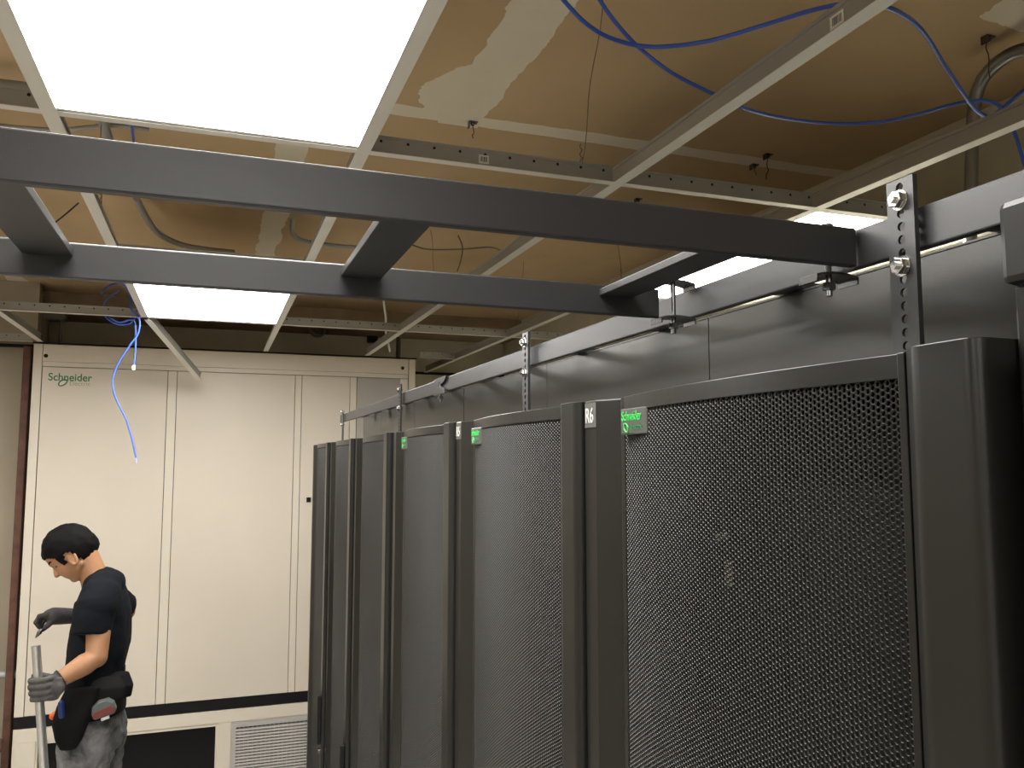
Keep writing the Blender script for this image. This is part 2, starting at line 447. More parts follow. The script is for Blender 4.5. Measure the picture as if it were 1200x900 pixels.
def make_rack():
    t = thing('server_rack', 'x', 'server rack', (0, Y0, 0))
    # cabinet shell
    b = MB()
    y0, y1 = .019, PITCH
    b.box(.462, 1.5, y0, y0+.012, .03, RT_Z).box(.462, 1.5, y1-.012, y1, .03, RT_Z)
    b.box(.462, 1.5, y0+.012, y1-.012, RT_Z-.012, RT_Z).box(.462, 1.5, y0+.012, y1-.012, .03, .05).box(1.488, 1.5, y0+.012, y1-.012, .05, RT_Z-.012)
    b.build('cabinet_body', RACK, t)
    MB().box(.56, 1.4, .06, .55, .06, RT_Z-.03).build('equipment_bay', RACKIN, t)
    # labelled far post with a long bevel towards the door
    MB().prism([(.433, .5879), (.4325, .554), (.449, .516), (.4615, .514), (.4615, .5879)], .03, RT_Z).build('front_post', RACK, t, bevel=.002)
    # casters
    for x in (.55, 1.42):
        for y in (.08, .53):
            m = MB().tube([(x, y-.02, .0165), (x, y+.02, .0165)], .016, 14).build('caster', BLACK, t)
    # door: near stile (rounded box section), top and bottom bands, far lip
    d = MB()
    prof = [(.4585, .016), (.4325, .016), (.432, .016)]
    for k in range(1, 8):
        a = PI/2*k/7; prof.append((.432-.0095*math.sin(a), .0255-.0095*math.cos(a)))
    prof += [(.4225, .0265), (.4221, .0575), (.4221, .0585)]
    for k in range(1, 8):
        a = math.radians(52)*k/7; prof.append((.4221+.016*(1-math.cos(a)), .0585+.016*math.sin(a)))
    prof += [(.4290, .0721), (.4375, .0830), (.4385, .0842)]
    n_ = len(prof)
    d.add([(x, y, z) for z in (.05, RT_Z) for x, y in prof], [(i, i+1, n_+i+1, n_+i) for i in range(n_-1)], True)
    e_ = prof+[(.4585, .0842)]; n_ = len(e_)
    d.add([(x, y, RT_Z) for x, y in e_], [tuple(range(n_))])
    d.add([(.4385, .0842, .05), (.4585, .0842, .05), (.4585, .0842, RT_Z), (.4385, .0842, RT_Z)], [(0, 1, 2, 3)])
    N = 24
    for z0, z1 in ((RT_Z-.0175, RT_Z-.0002), (.05, .068)):
        out = [(doorX(.086+(.503-.086)*k/N)-.0006, .086+(.503-.086)*k/N) for k in range(N+1)]
        inn = [(x+.006, u) for x, u in reversed(out)]
        d.prism(out+inn, z0, z1, 'z')
    d.prism([(.4425, .500), (.4425, .5075), (.4455, .514), (.4585, .514), (.4585, .500)], .05, RT_Z-.0002, 'z')
    d.prism([(.4385, .086), (.4378, .092), (.446, .092), (.446, .086)], .05, RT_Z-.0002, 'z')
    door = d.build('door', RACK, t, bevel=.0007)
    pm = perf_mesh(.090, .502, .066, RT_Z-.0165)
    po = bpy.data.objects.new('perforated_panel', pm); C.objects.link(po); po.parent = door
    h = MB().prism([(.408, .030), (.408, .052), (.4222, .056), (.4222, .026)], .93, 1.11, 'z')
    h.build('handle', BLACK, door, bevel=.003)
    MB().tube([(.4215, .041, .905), (.414, .041, .905)], .008, 12).build('lock', ZINC, door)
    return t
MY = Matrix(((0, 0, -1, 0), (-1, 0, 0, 0), (0, 1, 0, 0), (0, 0, 0, 1)))     # text lying on a face that looks towards -X
def badge(rack):
    b = MB().box(.4325, .447, .430, .490, RT_Z-.0445, RT_Z-.0155).build('badge', BADGE, rack, bevel=.0012)
    b['label'] = 'grey door badge with green lettering'
    x = .4322
    text_part('lettering', 'Schneider', .0150, Matrix.Translation((x, .4870, RT_Z-.0290)) @ MY, GREEN, b, sx=.76, bold=.00015)
    l2 = text_part('lettering', 'Electric', .0090, Matrix.Translation((x, .465, RT_Z-.0390)) @ MY, GREEND, b, sx=.95)
    m = MB(); pts = [(x-.0003, .476+.0045*math.cos(w)*1.0+.0022*math.sin(w), RT_Z-.0370+.0050*math.sin(w)) for w in [2*PI*k/20 for k in range(21)]]
    m.tube(pts, .0009, 6); m.build('emblem', GREEN, b)
def plate(rack, s):
    p = MB().box(.4316, .434, .5525, .5835, RT_Z-.033, RT_Z-.0035).build('label_plate', LABELG, rack)
    text_part('lettering', s, .0265, Matrix.Translation((.4314, .5815, RT_Z-.0275)) @ MY, INKW, p, sx=.78)
base = make_rack()
racks = [base]+[copy_tree(base) for _ in range(5)]
desc = ['nearest black server rack, with the large R6 label and green badge', 'second nearest black server rack, marked R5 with a green badge',
        'third nearest black server rack, with a badge but no readable label', 'fourth black server rack from the camera, plain door between two dark posts',
        'fifth black server rack from the camera, next to last in the row', 'farthest black server rack, at the end of the row by the white enclosure']
for k, r in enumerate(racks):
    r.location = (0, (.347, .922, 1.50, 2.10, 2.69, 3.28)[k], 0); r['label'] = desc[k]; r['group'] = 'row of black server racks'
    if k < 3: badge(r)
    if k < 2: plate(r, 'R%d' % (6-k))

for r_, (x, y) in ((racks[0], (840, 629)), (racks[1], (594, 591))):
    q_ = onX(x, y, .475)-Vector(r_.location)
    t_ = MB().tube([q_, q_+Vector((.012, 0, 0))], .0035, 12).build('indicator_cap', WHITEP, r_)
    t_['label'] = 'small white cap behind the perforated door'
q_ = onX(854, 672, .478)-Vector(racks[0].location)
t_ = MB().box(q_.x, q_.x+.002, q_.y-.005, q_.y+.005, q_.z-.012, q_.z+.012).build('paper_tag', mat('tag_yellow', (.5, .46, .30), .7), racks[0])
t_['label'] = 'small yellowish tag behind the perforated door'
# tall black cabinet closing the row at the right edge of the picture
tc = thing('end_cabinet', 'black cabinet edge at the right border, rising above the nearest rack', 'cabinet', (.9, .0, 0))
MB().box(.453-.9, 1.5-.9, -.25, .361, 0, EYE+.1055).build('cabinet_body', RACK, tc, bevel=.002)
MB().box(.4475-.9, 1.45-.9, -.25, .3655, EYE+.106, EYE+.158).build('top_cover', RACK, tc, bevel=.005)
MB().box(.424-.9, .452-.9, -.25, .325, .05, EYE+.074).build('door', RACK, tc, bevel=.004)

# ------------------------------------------------------------------ trough panels on top of the racks
seams = [.395, 1.003, 1.611, 2.222, 2.833, 3.440, 3.874]
ptx = ['nearest black cable trough panel, right of the perforated strip', 'second black cable trough panel, behind the end of the ladder',
       'third black cable trough panel, above the rack marked R5', 'fourth black cable trough panel, left of the second strip', 'fifth black cable trough panel, far down the row',
       'last black cable trough panel, near the white enclosure']
for k in range(6):
    a_, b2 = seams[k]+.0012, seams[k+1]-.0012
    if k == 3: a_ += .004
    t = thing('cable_trough', ptx[k], 'cable trough', (.66, a_, RT_Z), 'black trough panels on top of the racks')
    L = b2-a_; top = EYE+.2042-RT_Z
    MB().box(0, .0015, 0, L, .0005, top-.001).build('side_panel', PANELB, t)
    MB().box(-.0012, .012, 0, L, top-.001, top+.0008).build('top_lip', PANELB, t)
    MB().box(.0015, .30, 0, L, .0005, .002).build('base', PANELB, t)
    MB().box(.30, .3015, 0, L, .0005, top).build('rear_panel', PANELB, t)

# ------------------------------------------------------------------ cable ladders
ZT, ZB = EYE+.2200, EYE+.1830
def rung(parent, x0, x1, y0, y1):
    # shallow channel: flat underside, turned-up sides
    MB().box(x0, x1, y0, y1, ZT-.0145-EYE, ZT-.0060-EYE).build('rung', LADDER, parent, bevel=.0008)
cl = thing('cable_ladder', 'black cable ladder crossing the aisle from the upper left to the rack row', 'cable ladder', (0, 0, EYE))
zb, zt = ZB-EYE, ZT-EYE
MB().box(-1.9, .5665, .610, .6195, zb, zt).build('side_rail', LADDER, cl, bevel=.0018)
MB().box(-1.9, .533, .920, .9295, zb, zt).build('side_rail', LADDER, cl, bevel=.0018)
for k in range(-6, 2):
    xc = .1515+.3125*k
    if k == 1: xc = .470
    rung(cl, xc-.0225, xc+.0225, .6195, .920)
rw = thing('cable_ladder', 'black cable ladder running away along the tops of the racks', 'cable ladder', (.57, 0, EYE))
MB().box(0, .0095, -.5, 4.0, zb, zt).build('side_rail', LADDER, rw, bevel=.0018)
MB().box(.305, .3145, -.5, 4.0, zb, zt).build('side_rail', LADDER, rw, bevel=.0018)
for k in range(15):
    rung(rw, .0095, .305, -.42+.305*k, -.375+.305*k)

# junction clamps: two bent plates pulled together by a bolt
def clamp(p, label, rz=0):
    t = thing('ladder_clamp', label, 'clamp', p, 'bolted clamps joining the cable ladders', rz)
    zt_, zb_ = .0, -.040
    def plate(z, s):
        n = 10; out = []
        for k in range(n+1):
            q = -1+2*k/n; out.append((.025*q, z+s*.0035*(1-q*q)))
        prof = [(-.025, z-.007)]+out+[(.025, z-.007), (.0228, z-.007), (.0228, z-.002)]+[(a*.92, b-.0022) for a, b in reversed(out)]+[(-.0228, z-.002), (-.0228, z-.007)]
        return MB().prism(prof, -.013, .013, 'y')
    plate(zt_+.003, 1).build('top_plate', DKSTEEL, t, bevel=.0004)
    plate(zb_-.002, 1).build('bottom_plate', DKSTEEL, t, bevel=.0004)
    MB().tube([(0, 0, .010), (0, 0, -.060)], .0032, 10).build('bolt', DKSTEEL, t)
    hx = [(.0065*math.cos(PI*k/3), .0065*math.sin(PI*k/3)) for k in range(6)]
    MB().prism(hx, -.054, -.047, 'z').build('nut', DKSTEEL, t)
    MB().prism(hx, .0066, .011, 'z').build('bolt_head', DKSTEEL, t)
    return t
clamp((.560, .642, ZT), 'black bolted clamp at the end of the nearer ladder side rail')
clamp((.541, .900, ZT), 'shiny-edged bolted clamp below the end of the farther ladder side rail')
t = thing('ladder_clamp', 'small half-round clamp plates on the rail between the second and third perforated strips', 'clamp', (.565, 2.13, ZT), 'bolted clamps joining the cable ladders')
hm = [(.058*math.cos(PI*k/14), .019*math.sin(PI*k/14)) for k in range(15)]
MB().prism([(a, .002-b2) for a, b2 in hm], -.0010, .0035, 'x').build('top_plate', LADDER, t, bevel=.0005)
MB().prism([(a, -.043+b2) for a, b2 in hm], -.0030, .0035, 'x').build('bottom_plate', LADDER, t, bevel=.0005)
MB().tube([(.001, 0, -.010), (.001, 0, -.062)], .0035, 10).build('bolt', DKSTEEL, t)
MB().prism([(.0075*math.cos(PI*k/3)+.001, .0075*math.sin(PI*k/3)) for k in range(6)], -.055, -.047, 'z').build('nut', DKSTEEL, t)

# perforated strips holding the rail over the racks
def strip_thing(y, label, zt=.247):
    t = thing('perforated_strip', label, 'support strip', (.560, y, RT_Z), 'perforated steel strips standing on the racks')
    base_z = .0; top = EYE+zt-RT_Z; p = .0117; w = .0130
    m = MB(); z = top-.0075-p/2-p*13; th = .0028; r = .0040; N = 16
    def rect_ring(zc):
        # square cell with a round hole through it
        sq = []
        for k in range(N):
            a = 2*PI*k/N; c_, s_ = math.cos(a), math.sin(a); q = max(abs(c_), abs(s_)); sq.append((c_/q*w, s_/q*p/2))
        vs = []
        for x in (0, th):
            vs += [(x, u, zc+v) for u, v in sq]+[(x, r*math.cos(2*PI*k/N), zc+r*math.sin(2*PI*k/N)) for k in range(N)]
        fs = []
        for k in range(N):
            j = (k+1) % N
            fs += [(k, j, N+j, N+k), (2*N+k, 3*N+k, 3*N+j, 2*N+j), (N+k, N+j, 3*N+j, 3*N+k)]
        m.add(vs, fs)
    for k in range(14): rect_ring(z+p*(k+.5))
    m.box(0, th, -w-.0018, -w, 0, top).box(0, th, w, w+.0018, 0, top)
    m.box(0, th, -w, w, z+14*p, top)
    if z > 0: m.box(0, th, -w, w, 0, z)
    m.box(th, .0050, -w-.0018, -w+.0008, 0, top)
    m.build('angle_strip', LADDER, t)
    for zb_ in (.228, .169):
        zc = EYE+zb_-RT_Z
        hx = [(.0078*math.cos(PI*k/3+.3), zc+.0078*math.sin(PI*k/3+.3)) for k in range(6)]
        n_ = MB().prism(hx, -.0075, -.0012, 'x').build('nut', ZINC, t, bevel=.0008)
        MB().tube([(-.0012, 0, zc), (0, 0, zc)], .0092, 18).build('washer', ZINC, n_)
        MB().tube([(-.0105, 0, zc), (.0096, 0, zc)], .0034, 12).build('bolt', ZINC, n_)
    MB().box(.0028, .035, -.012, .014, 0, .003).build('foot', LADDER, t)
    return t
strip_thing(.550, 'nearest perforated steel strip with two shiny nuts, above the right end of the nearest rack')
strip_thing(1.477, 'second perforated strip, above the rack marked R5')
strip_thing(2.615, 'third perforated strip, thin in the distance')
strip_thing(3.855, 'farthest perforated strip, at the end of the rail', .222)

# ------------------------------------------------------------------ white enclosure
EY = 5.25
en = thing('equipment_enclosure', 'large white sheet-metal enclosure filling the far end of the aisle, green logo at upper left', 'equipment cabinet', (0, EY, 0))
X0, X1 = -.961, 1.227
b = MB()
b.box(X0, X1, .012, .80, EYE-1.53, EYE+.660)                         # carcass
b.box(X0, -.840, .0, .8, .0, EYE-1.53).box(.070, .160, .0, .8, 0, EYE-1.53).box(1.10, X1, 0, .8, 0, EYE-1.53).box(X0, X1, .5, .8, 0, EYE-1.53)
MB().box(X0+.01, X1-.01, .13, .14, 0, EYE-1.53).build('opening_shade_back', HOLLOW, en)  # near-black sheet painting the shade inside the lower openings
b.build('carcass', CREAM2, en)
MB().box(X0+.003, X1-.003, .0105, .0118, EYE-1.44, EYE+.655).build('seam_backing', BLACK, en)
c0 = MB().box(X0, -.916, -.004, .011, EYE-1.376, EYE+.660).build('corner_post', CREAM2, en, bevel=.002)
MB().box(1.182, X1, -.004, .011, EYE-1.376, EYE+.660).build('corner_post', CREAM2, en, bevel=.002)
MB().box(-.913, 1.179, -.010, .011, EYE+.560, EYE+.658).box(-.913, 1.179, -.004, .011, EYE+.533, EYE+.559).build('top_beam', CREAM2, en, bevel=.002)
MB().box(X0-.004, X1+.004, -.016, .003, EYE+.661, EYE+.668).build('roof_edge', BLACK, en)
def epanel(x0, x1, m, nm='cover_panel'):
    return MB().box(x0+.0015, x1-.0015, -.006, .011, EYE-1.374, EYE+.530).build(nm, m, en, bevel=.0015)
epanel(-.913, -.259, CREAM); epanel(-.259, -.208, CREAM2, 'panel_strip')
epanel(-.208, .469, CREAM); epanel(.469, .510, CREAM2, 'panel_strip')
epanel(.510, .806, CREAM); epanel(.806, .848, CREAM2, 'panel_strip')
q = epanel(.848, 1.125, GREYPAN); q['label'] = 'grey cover panel'
epanel(1.125, 1.179, CREAM2, 'panel_strip')
MB().box(X0, X1, -.002, .012, EYE-1.438, EYE-1.378).build('black_band', BLACK, en)
MB().box(X0, X1, -.006, .011, EYE-1.512, EYE-1.441).box(X0, X1, .0, .011, EYE-1.530, EYE-1.512).build('lower_beam', CREAM2, en, bevel=.002)
MB().box(X0, -.850, -.008, .0, 0, EYE-1.512).build('lower_post', CREAM2, en, bevel=.002)
MB().box(.085, .155, -.008, .0, 0, EYE-1.512).build('lower_post', CREAM2, en, bevel=.002)
MB().box(.95, X1, -.008, .0, 0, EYE-1.512).build('lower_panel', CREAM2, en, bevel=.002)
for x in (.160, .930): MB().box(x, x+.022, -.010, .01, .02, EYE-1.520).build('grille_frame', mat('grille_grey', (.40, .39, .37), .45), en)
MB().box(.182, .930, -.010, .01, EYE-1.545, EYE-1.520).build('grille_frame', MATS['grille_grey'], en)
g = MB(); z = .03
while z < EYE-1.55:
    g.prism([(-.009, z), (-.007, z+.0095), (.006, z+.0125), (.004, z+.003)], .182, .930, 'x'); z += .0175
for x in np.arange(.20, .93, .0245): g.box(x, x+.0035, -.004, .004, .02, EYE-1.545)
g.build('vent_grille', MATS['grille_grey'], en)
MB().box(-.85, .085, .10, .12, .0, EYE-1.53).build('opening_shade_front', HOLLOW, en)  # second near-black sheet, the left opening's shade put into its colour
for x, z in ((-.897, .592), (1.010+.13, .600)):
    MB().tube([(x, -.013, EYE+z), (x, -.008, EYE+z)], .011, 16).build('screw_cap', BLACK, en)
MB().box(.553, .578, -.013, -.005, EYE-.250, EYE-.220).build('latch', BLACK, en)
MZ = Matrix(((1, 0, 0, 0), (0, 0, -1, 0), (0, 1, 0, 0), (0, 0, 0, 1)))
p = onY(56, 445.5, EY-.008); xs, zs = p.x, p.z
lg = text_part('lettering', 'Schneider', .060, Matrix.Translation((xs, -.0066, zs)) @ MZ, GREEND, en, sx=.93, bold=.0009)
text_part('lettering', 'Electric', .036, Matrix.Translation((xs+.108, -.0066, zs-.026)) @ MZ, GREYINK, en, sx=1.0)
ex, ez = xs+.075, zs-.012
MB().tube([(ex+.018*math.cos(w)+.010*math.sin(w), -.0066, ez+.018*math.sin(w)) for w in [2*PI*k/24 for k in range(25)]], .0035, 6).build('emblem', GREEND, en)

# ------------------------------------------------------------------ cables, conduits and wires above the grid
def cable(name, pts, r, m, label, cat, group=None, k=8, n=8):
    o = MB().tube(smoothpath(pts, k), r, n).build(name, m, merge=False)
    return tagp(o, label, cat, group)
G = GRID
def zz(lst): return [onZ(x, y, EYE+z) for x, y, z in lst]
cable('network_cable', zz([(630, -40, .86), (662, 2, .84), (690, 30, .83), (722, 47, .82), (765, 55, .81), (830, 48, .80), (900, 28, .80), (960, 10, .79), (1012, 3, .76), (1050, 13, .77), (1080, 35, .80),
      (1106, 75, .80), (1128, 108, .78), (1143, 128, .77), (1158, 137, .77), (1172, 129, .78), (1200, 106, .80), (1240, 80, .82)]),
      .0042, BLUE, 'blue network cable draped across the top edge, dipping to a loop near the conduit', 'cable', 'blue network cables over the grid')
low_end = onX(1178, 132, 1.56)
pts = zz([(680, -40, .86), (703, 0, .84), (722, 27, .83), (748, 55, .82), (785, 84, .81), (825, 105, .79), (858, 120, .755), (885, 131, .755), (935, 141, .78), (985, 145, .79), (1030, 143, .79), (1075, 134, .79), (1110, 124, .79), (1145, 118, .79), (1168, 122, .78)])
e = pts[-1]
pts += [Vector((e.x+.02, e.y-.01, e.z-.035)), Vector((e.x+.035, e.y-.02, e.z-.10)), Vector((e.x+.04, e.y-.04, e.z-.22)), Vector((e.x+.06, e.y-.05, e.z-.40))]
cable('network_cable', pts, .0040, BLUE, 'blue network cable sagging under the brown ceiling and dropping behind the right runner', 'cable', 'blue network cables over the grid')

XW = 1.83
fx = [onX(x, y, XW) for x, y in ((1260, 45), (1215, 55), (1185, 63), (1160, 82), (1146, 105), (1141, 135), (1139, 175), (1138, 215), (1137, 300), (1136, 420))]
path = smoothpath(fx, 14)
# resample evenly so that the ribs of the flexible conduit are even
L = [0.0]
for a_, b2 in zip(path, path[1:]): L.append(L[-1]+(b2-a_).length)
n_ = int(L[-1]/.0035); res = []; j = 0
for i in range(n_+1):
    s = L[-1]*i/n_
    while j < len(L)-2 and L[j+1] < s: j += 1
    f = (s-L[j])/max(L[j+1]-L[j], 1e-9); res.append(path[j].lerp(path[j+1], f))
m = MB().tube(res, [.0145 if i % 2 else .0172 for i in range(len(res))], 12)
tagp(m.build('flexible_conduit', CONDUIT, merge=False), 'ribbed grey flexible conduit curving down by the right wall', 'conduit')

def anchor(x, y, label, wire=None, seed=0):
    p = onZ(x, y, DECK-.0005); t = thing('ceiling_anchor', label, 'wire anchor', p, 'wire anchors on the brown ceiling')
    MB().box(-.014, .014, -.010, .010, -.003, 0).box(-.014, -.011, -.010, .010, -.020, -.003).tube([(0, 0, -.003), (0, 0, -.011)], .006, 8).build('clip', DKSTEEL, t)
    rnd = random.Random(seed); pts = [Vector((0, 0, -.004))]; q = Vector((0, 0, -.006))
    ln = wire or .09; n = max(5, int(ln/.018))
    for k in range(n):
        q = q+Vector((rnd.uniform(-.006, .006), rnd.uniform(-.006, .006), -ln/n)); pts.append(q.copy())
    MB().tube(smoothpath(pts, 4), .0016, 6).build('wire', mat('rust_wire', (.09, .05, .03), .6, .4), t)
anchor(1158, 43, 'metal clip with a wire on the ceiling near the curved conduit', .10, 1)
anchor(884, 193, 'metal clip with a short twisted rusty wire, centre right of the brown ceiling', .03, 2)
anchor(900, 181, 'short twisted rusty wire hanging from the brown ceiling by the joint', .085, 3)
anchor(554, 143, 'bent clip stuck in the patch of joint compound near the big light', .04, 5)
anchor(748, 233, 'small rusty wire tail showing just above the ladder, right of centre', .03, 6)
# hanger wires of the runners
def hanger(p0, p1, label):
    p0, p1 = Vector(p0), Vector(p1); d = p1-p0
    pts = [p0+d*t+Vector((.004*math.sin(9*t), 0, 0)) for t in [k/10 for k in range(11)]]
    m = MB().tube(pts, .0011, 6)
    tw = [p1+Vector((.003*math.cos(k*1.3), .003*math.sin(k*1.3), .004*k)) for k in range(14)]
    m.tube(tw, .0013, 6)
    tagp(m.build('hanger_wire', WIRE), label, 'wire', 'thin hanger wires of the ceiling grid')
h = onY(681, 190, 1.752)
hanger((h.x-.012, 1.60, DECK), (h.x, 1.752, GRID+.035), 'thin hanger wire with a twisted end, between the big light and the stickered runner')
hanger((1.52, 2.95, DECK), (1.508, 2.9, GRID+.04), 'thin hanger wire on the right runner behind the ladder end')
hanger((-.34, 2.60, DECK), (-.32, 2.55, GRID+.04), 'thin hanger wire on the left runner between the ladder rails')
hanger((1.508, 4.0, DECK), (1.508, 4.10, GRID+.04), 'thin hanger wire far down the right runner')
hanger((.905, 3.6, DECK), (.898, 3.45, GRID+.04), 'slanting hanger wire just above the far end of the ladder')
cable('conduit', zz([(160, 232, .98), (170, 252, .97), (184, 272, .96), (205, 284, .95), (232, 291, .95), (275, 296, .95)]), .013, CONDW, 'pale curved conduit seen between the two ladder rails at left', 'conduit')
cable('conduit', zz([(343, 255, .98), (343, 272, .97), (352, 281, .97), (385, 287, .97), (430, 291, .98)]), .010, CONDW, 'pale conduit bending behind the ladder, left of the middle rung', 'conduit')
cable('hanging_cord', zz([(92, 238, .96), (72, 255, .93), (52, 270, .92), (30, 285, .95)]), .003, RACKIN, 'thin black cord above the left end of the ladder', 'cable')
cable('hanging_cord', zz([(478, 285, .98), (500, 292, .96), (540, 292, .96), (575, 290, .97), (592, 296, .98)]), .0035, WIRE, 'pale looping cord seen right of the middle rung', 'cable')
cable('hanging_cord', zz([(537, 276, 1.02), (542, 290, .96), (540, 305, .90), (536, 318, .86)]), .003, WIRE, 'short pale cord dropping behind the farther ladder rail', 'cable')
cable('pipe', zz([(-20, 99, .99), (20, 103, .99), (60, 109, .99)]), .02, CONDW, 'grey pipe above the grid at the upper left corner', 'pipe')
cable('pipe', zz([(-10, 146, 1.0), (30, 150, .99), (75, 152, .99), (130, 147, 1.0), (175, 152, 1.0)]), .007, CONDW, 'thin grey pipe above the left light, just over the ladder', 'pipe')
cable('conduit', zz([(120, 138, .99), (126, 160, .97), (134, 178, .96)]), .016, CONDW, 'short grey conduit under the front edge of the big light', 'conduit')
cable('hanging_cord', zz([(153, 138, .99), (156, 160, .97), (158, 180, .95)]), .004, BLUE, 'short bluish cord just above the ladder under the big light', 'cable')
# things on the grey wall above the enclosure
wp = onY(48, 372, 5.62)
hp = thing('drain_pipe', 'dark stub pipe with a wide collar above the left end of the enclosure', 'pipe', (wp.x, 5.62, EYE+.71))
DKP = mat('dark_pipe', (.12, .11, .095), .6)
MB().tube([(0, 0, 0), (0, 0, .21)], .045, 16).build('pipe_body', DKP, hp)
MB().box(-.09, .14, -.05, .05, .14, .19).build('collar', DKP, hp, bevel=.01)
MB().tube([(.11, 0, -.02), (.11, 0, .15)], .008, 10).build('rod', DKP, hp)
u = onY(372, 386, 5.9)
tagp(MB().tube(smoothpath([u+Vector((-.055, 0, .10)), u+Vector((-.055, 0, .03)), u+Vector((-.035, 0, -.03)), u+Vector((0, 0, -.045)), u+Vector((.035, 0, -.03)), u+Vector((.055, 0, .03)), u+Vector((.055, 0, .10))]), .014, 10).build('hook_conduit', DKP),
     'dark u-shaped conduit loop on the grey wall above the enclosure', 'conduit')
u = onY(436, 394, 6.1)
tagp(MB().box(u.x-.035, u.x+.035, 6.06, 6.119, u.z-.05, u.z+.05).box(u.x-.025, u.x+.025, 6.055, 6.06, u.z-.04, u.z+.04).build('junction_box', BLACK), 'small black junction box on the grey wall above the enclosure', 'junction box')
u = onY(467, 395, 5.9)
tagp(MB().tube([(u.x, 5.9, DECK-.15), (u.x, 5.9, GRID+.02)], .016, 12).build('pipe', DKP), 'thin dark vertical pipe above the right part of the enclosure', 'pipe')
cable('strap', [onY(449, 350, 5.0), onY(452, 372, 5.0), onY(452, 388, 5.0), onY(457, 412, 5.0)], .007, WHITEP, 'pale strap hanging above the right end of the enclosure', 'strap')

# blue patch cables hanging from the grid in front of the enclosure
YH = 4.15
hc = [(118, 345, .08), (126, 336, .05), (142, 332, .03), (152, 345, 0), (154, 362, 0), (163, 374, 0), (162, 390, 0), (152, 405, 0), (139, 425, 0), (132, 445, 0), (135, 465, 0), (147, 490, 0), (154, 512, 0), (158, 530, 0), (159.5, 537, 0)]
t = thing('patch_cable', 'long blue patch cable hanging in an s-curve in front of the white enclosure', 'cable', onY(163, 372, YH), 'blue patch cables hanging by the enclosure')
MB().tube([Vector(p)-t.location for p in smoothpath([onY(x, y, YH-dy) for x, y, dy in hc])], .0042, 8).build('jacket', BLUE, t, merge=False)
p = onY(160, 538, YH)-t.location
MB().box(p.x-.006, p.x+.006, p.y-.005, p.y+.005, p.z-.018, p.z+.006).build('plug', mat('clear_plug', (.35, .36, .37), .25), t, bevel=.001)
t = thing('patch_cable', 'short blue patch cable with a white plug, hanging beside the long one', 'cable', onY(159, 375, YH+.06), 'blue patch cables hanging by the enclosure')
MB().tube([Vector(p)-t.location for p in smoothpath([onY(x, y, YH+.06) for x, y in ((128, 372), (140, 378), (152, 375), (158, 378), (159, 395), (158.5, 412), (157, 428))])], .0038, 8).build('jacket', BLUE, t, merge=False)
p = onY(156.8, 430, YH+.06)-t.location
MB().box(p.x-.007, p.x+.007, p.y-.005, p.y+.005, p.z-.014, p.z+.008).build('plug', WHITEP, t, bevel=.001)
t = tagp(MB().tube(smoothpath([onY(x, y, YH+.10) for x, y in ((140, 340), (124, 352), (122, 368), (134, 379), (150, 380), (160, 372))]), .0036, 8).build('cable_loop', BLUE, merge=False),
         'small blue cable loop at the grid above the hanging cables', 'cable')

# ------------------------------------------------------------------ the worker
def P(x, y, Y=3.9): return onY(x, y, Y)
person = thing('person', 'person in dark t-shirt and grey jeans looking down, holding a metal pole and pliers', 'person', (P(105, 860).x, 3.9, 0))
PO = Vector(person.location)
def Q(x, y, Y=3.9): return P(x, y, Y)-PO
hc = Q(82, 645.5, 3.9); th = math.radians(45)
fv = Vector((-math.cos(th), -.06, -math.sin(th))).normalized(); sv = Vector((0, -1, 0)); sv = (sv-fv*sv.dot(fv)).normalized(); uv = sv.cross(fv)
if uv.z < 0: uv = -uv
HR = Matrix((fv, sv, uv)).transposed()              # columns: forward, near side, up
def H(f, s, u): return hc+HR @ Vector((f*.95, s*.95, u*.95))
b = MB()
b.ell(H(-.005, 0, .012), (.096, .075, .095), HR, 28, 18)
b.ell(H(.030, 0, -.045), (.062, .060, .072), HR, 24, 16)
b.ell(H(.060, 0, -.100), (.024, .026, .019), HR)              # chin
b.chain([H(.005, .045, -.070), H(.055, .018, -.100)], [.020, .017]); b.chain([H(.005, -.045, -.070), H(.055, -.018, -.100)], [.020, .017])
b.chain([H(.078, 0, -.002), H(.096, 0, -.026), H(.104, 0, -.040)], [.009, .010, .011])   # nose
b.ell(H(.092, .010, -.042), (.009, .007, .006), HR); b.ell(H(.092, -.010, -.042), (.009, .007, .006), HR)
b.chain([H(.078, .030, .012), H(.088, .010, .010), H(.088, -.010, .010), H(.078, -.030, .012)], [.008, .009, .009, .008])  # brow
b.chain([H(.074, .018, -.066), H(.084, 0, -.064), H(.074, -.018, -.066)], [.006, .007, .006])
b.chain([H(.072, .015, -.076), H(.081, 0, -.077), H(.072, -.015, -.076)], [.006, .008, .006])
b.ell(H(.052, .036, -.030), (.020, .018, .020), HR); b.ell(H(.052, -.036, -.030), (.020, .018, .020), HR)
for s in (1, -1):                                             # ears
    ring = [H(.006+.020*math.cos(w)*.8-.006*math.sin(w), s*(.076+.006*math.cos(w+2)), -.030+.031*math.sin(w)) for w in [2*PI*k/16 for k in range(17)]]
    b.tube(ring, .0052, 8); b.ell(H(.008, s*.073, -.032), (.015, .006, .024), HR)
b.chain([H(-.030, 0, -.055), Q(108, 669), Q(118, 692)], [.050, .051, .070], 18)    # neck
b.loft([(Q(118, 700), .085, .15), (Q(119, 740), .10, .145), (Q(115, 790), .095, .14), (Q(110, 850), .10, .15)])
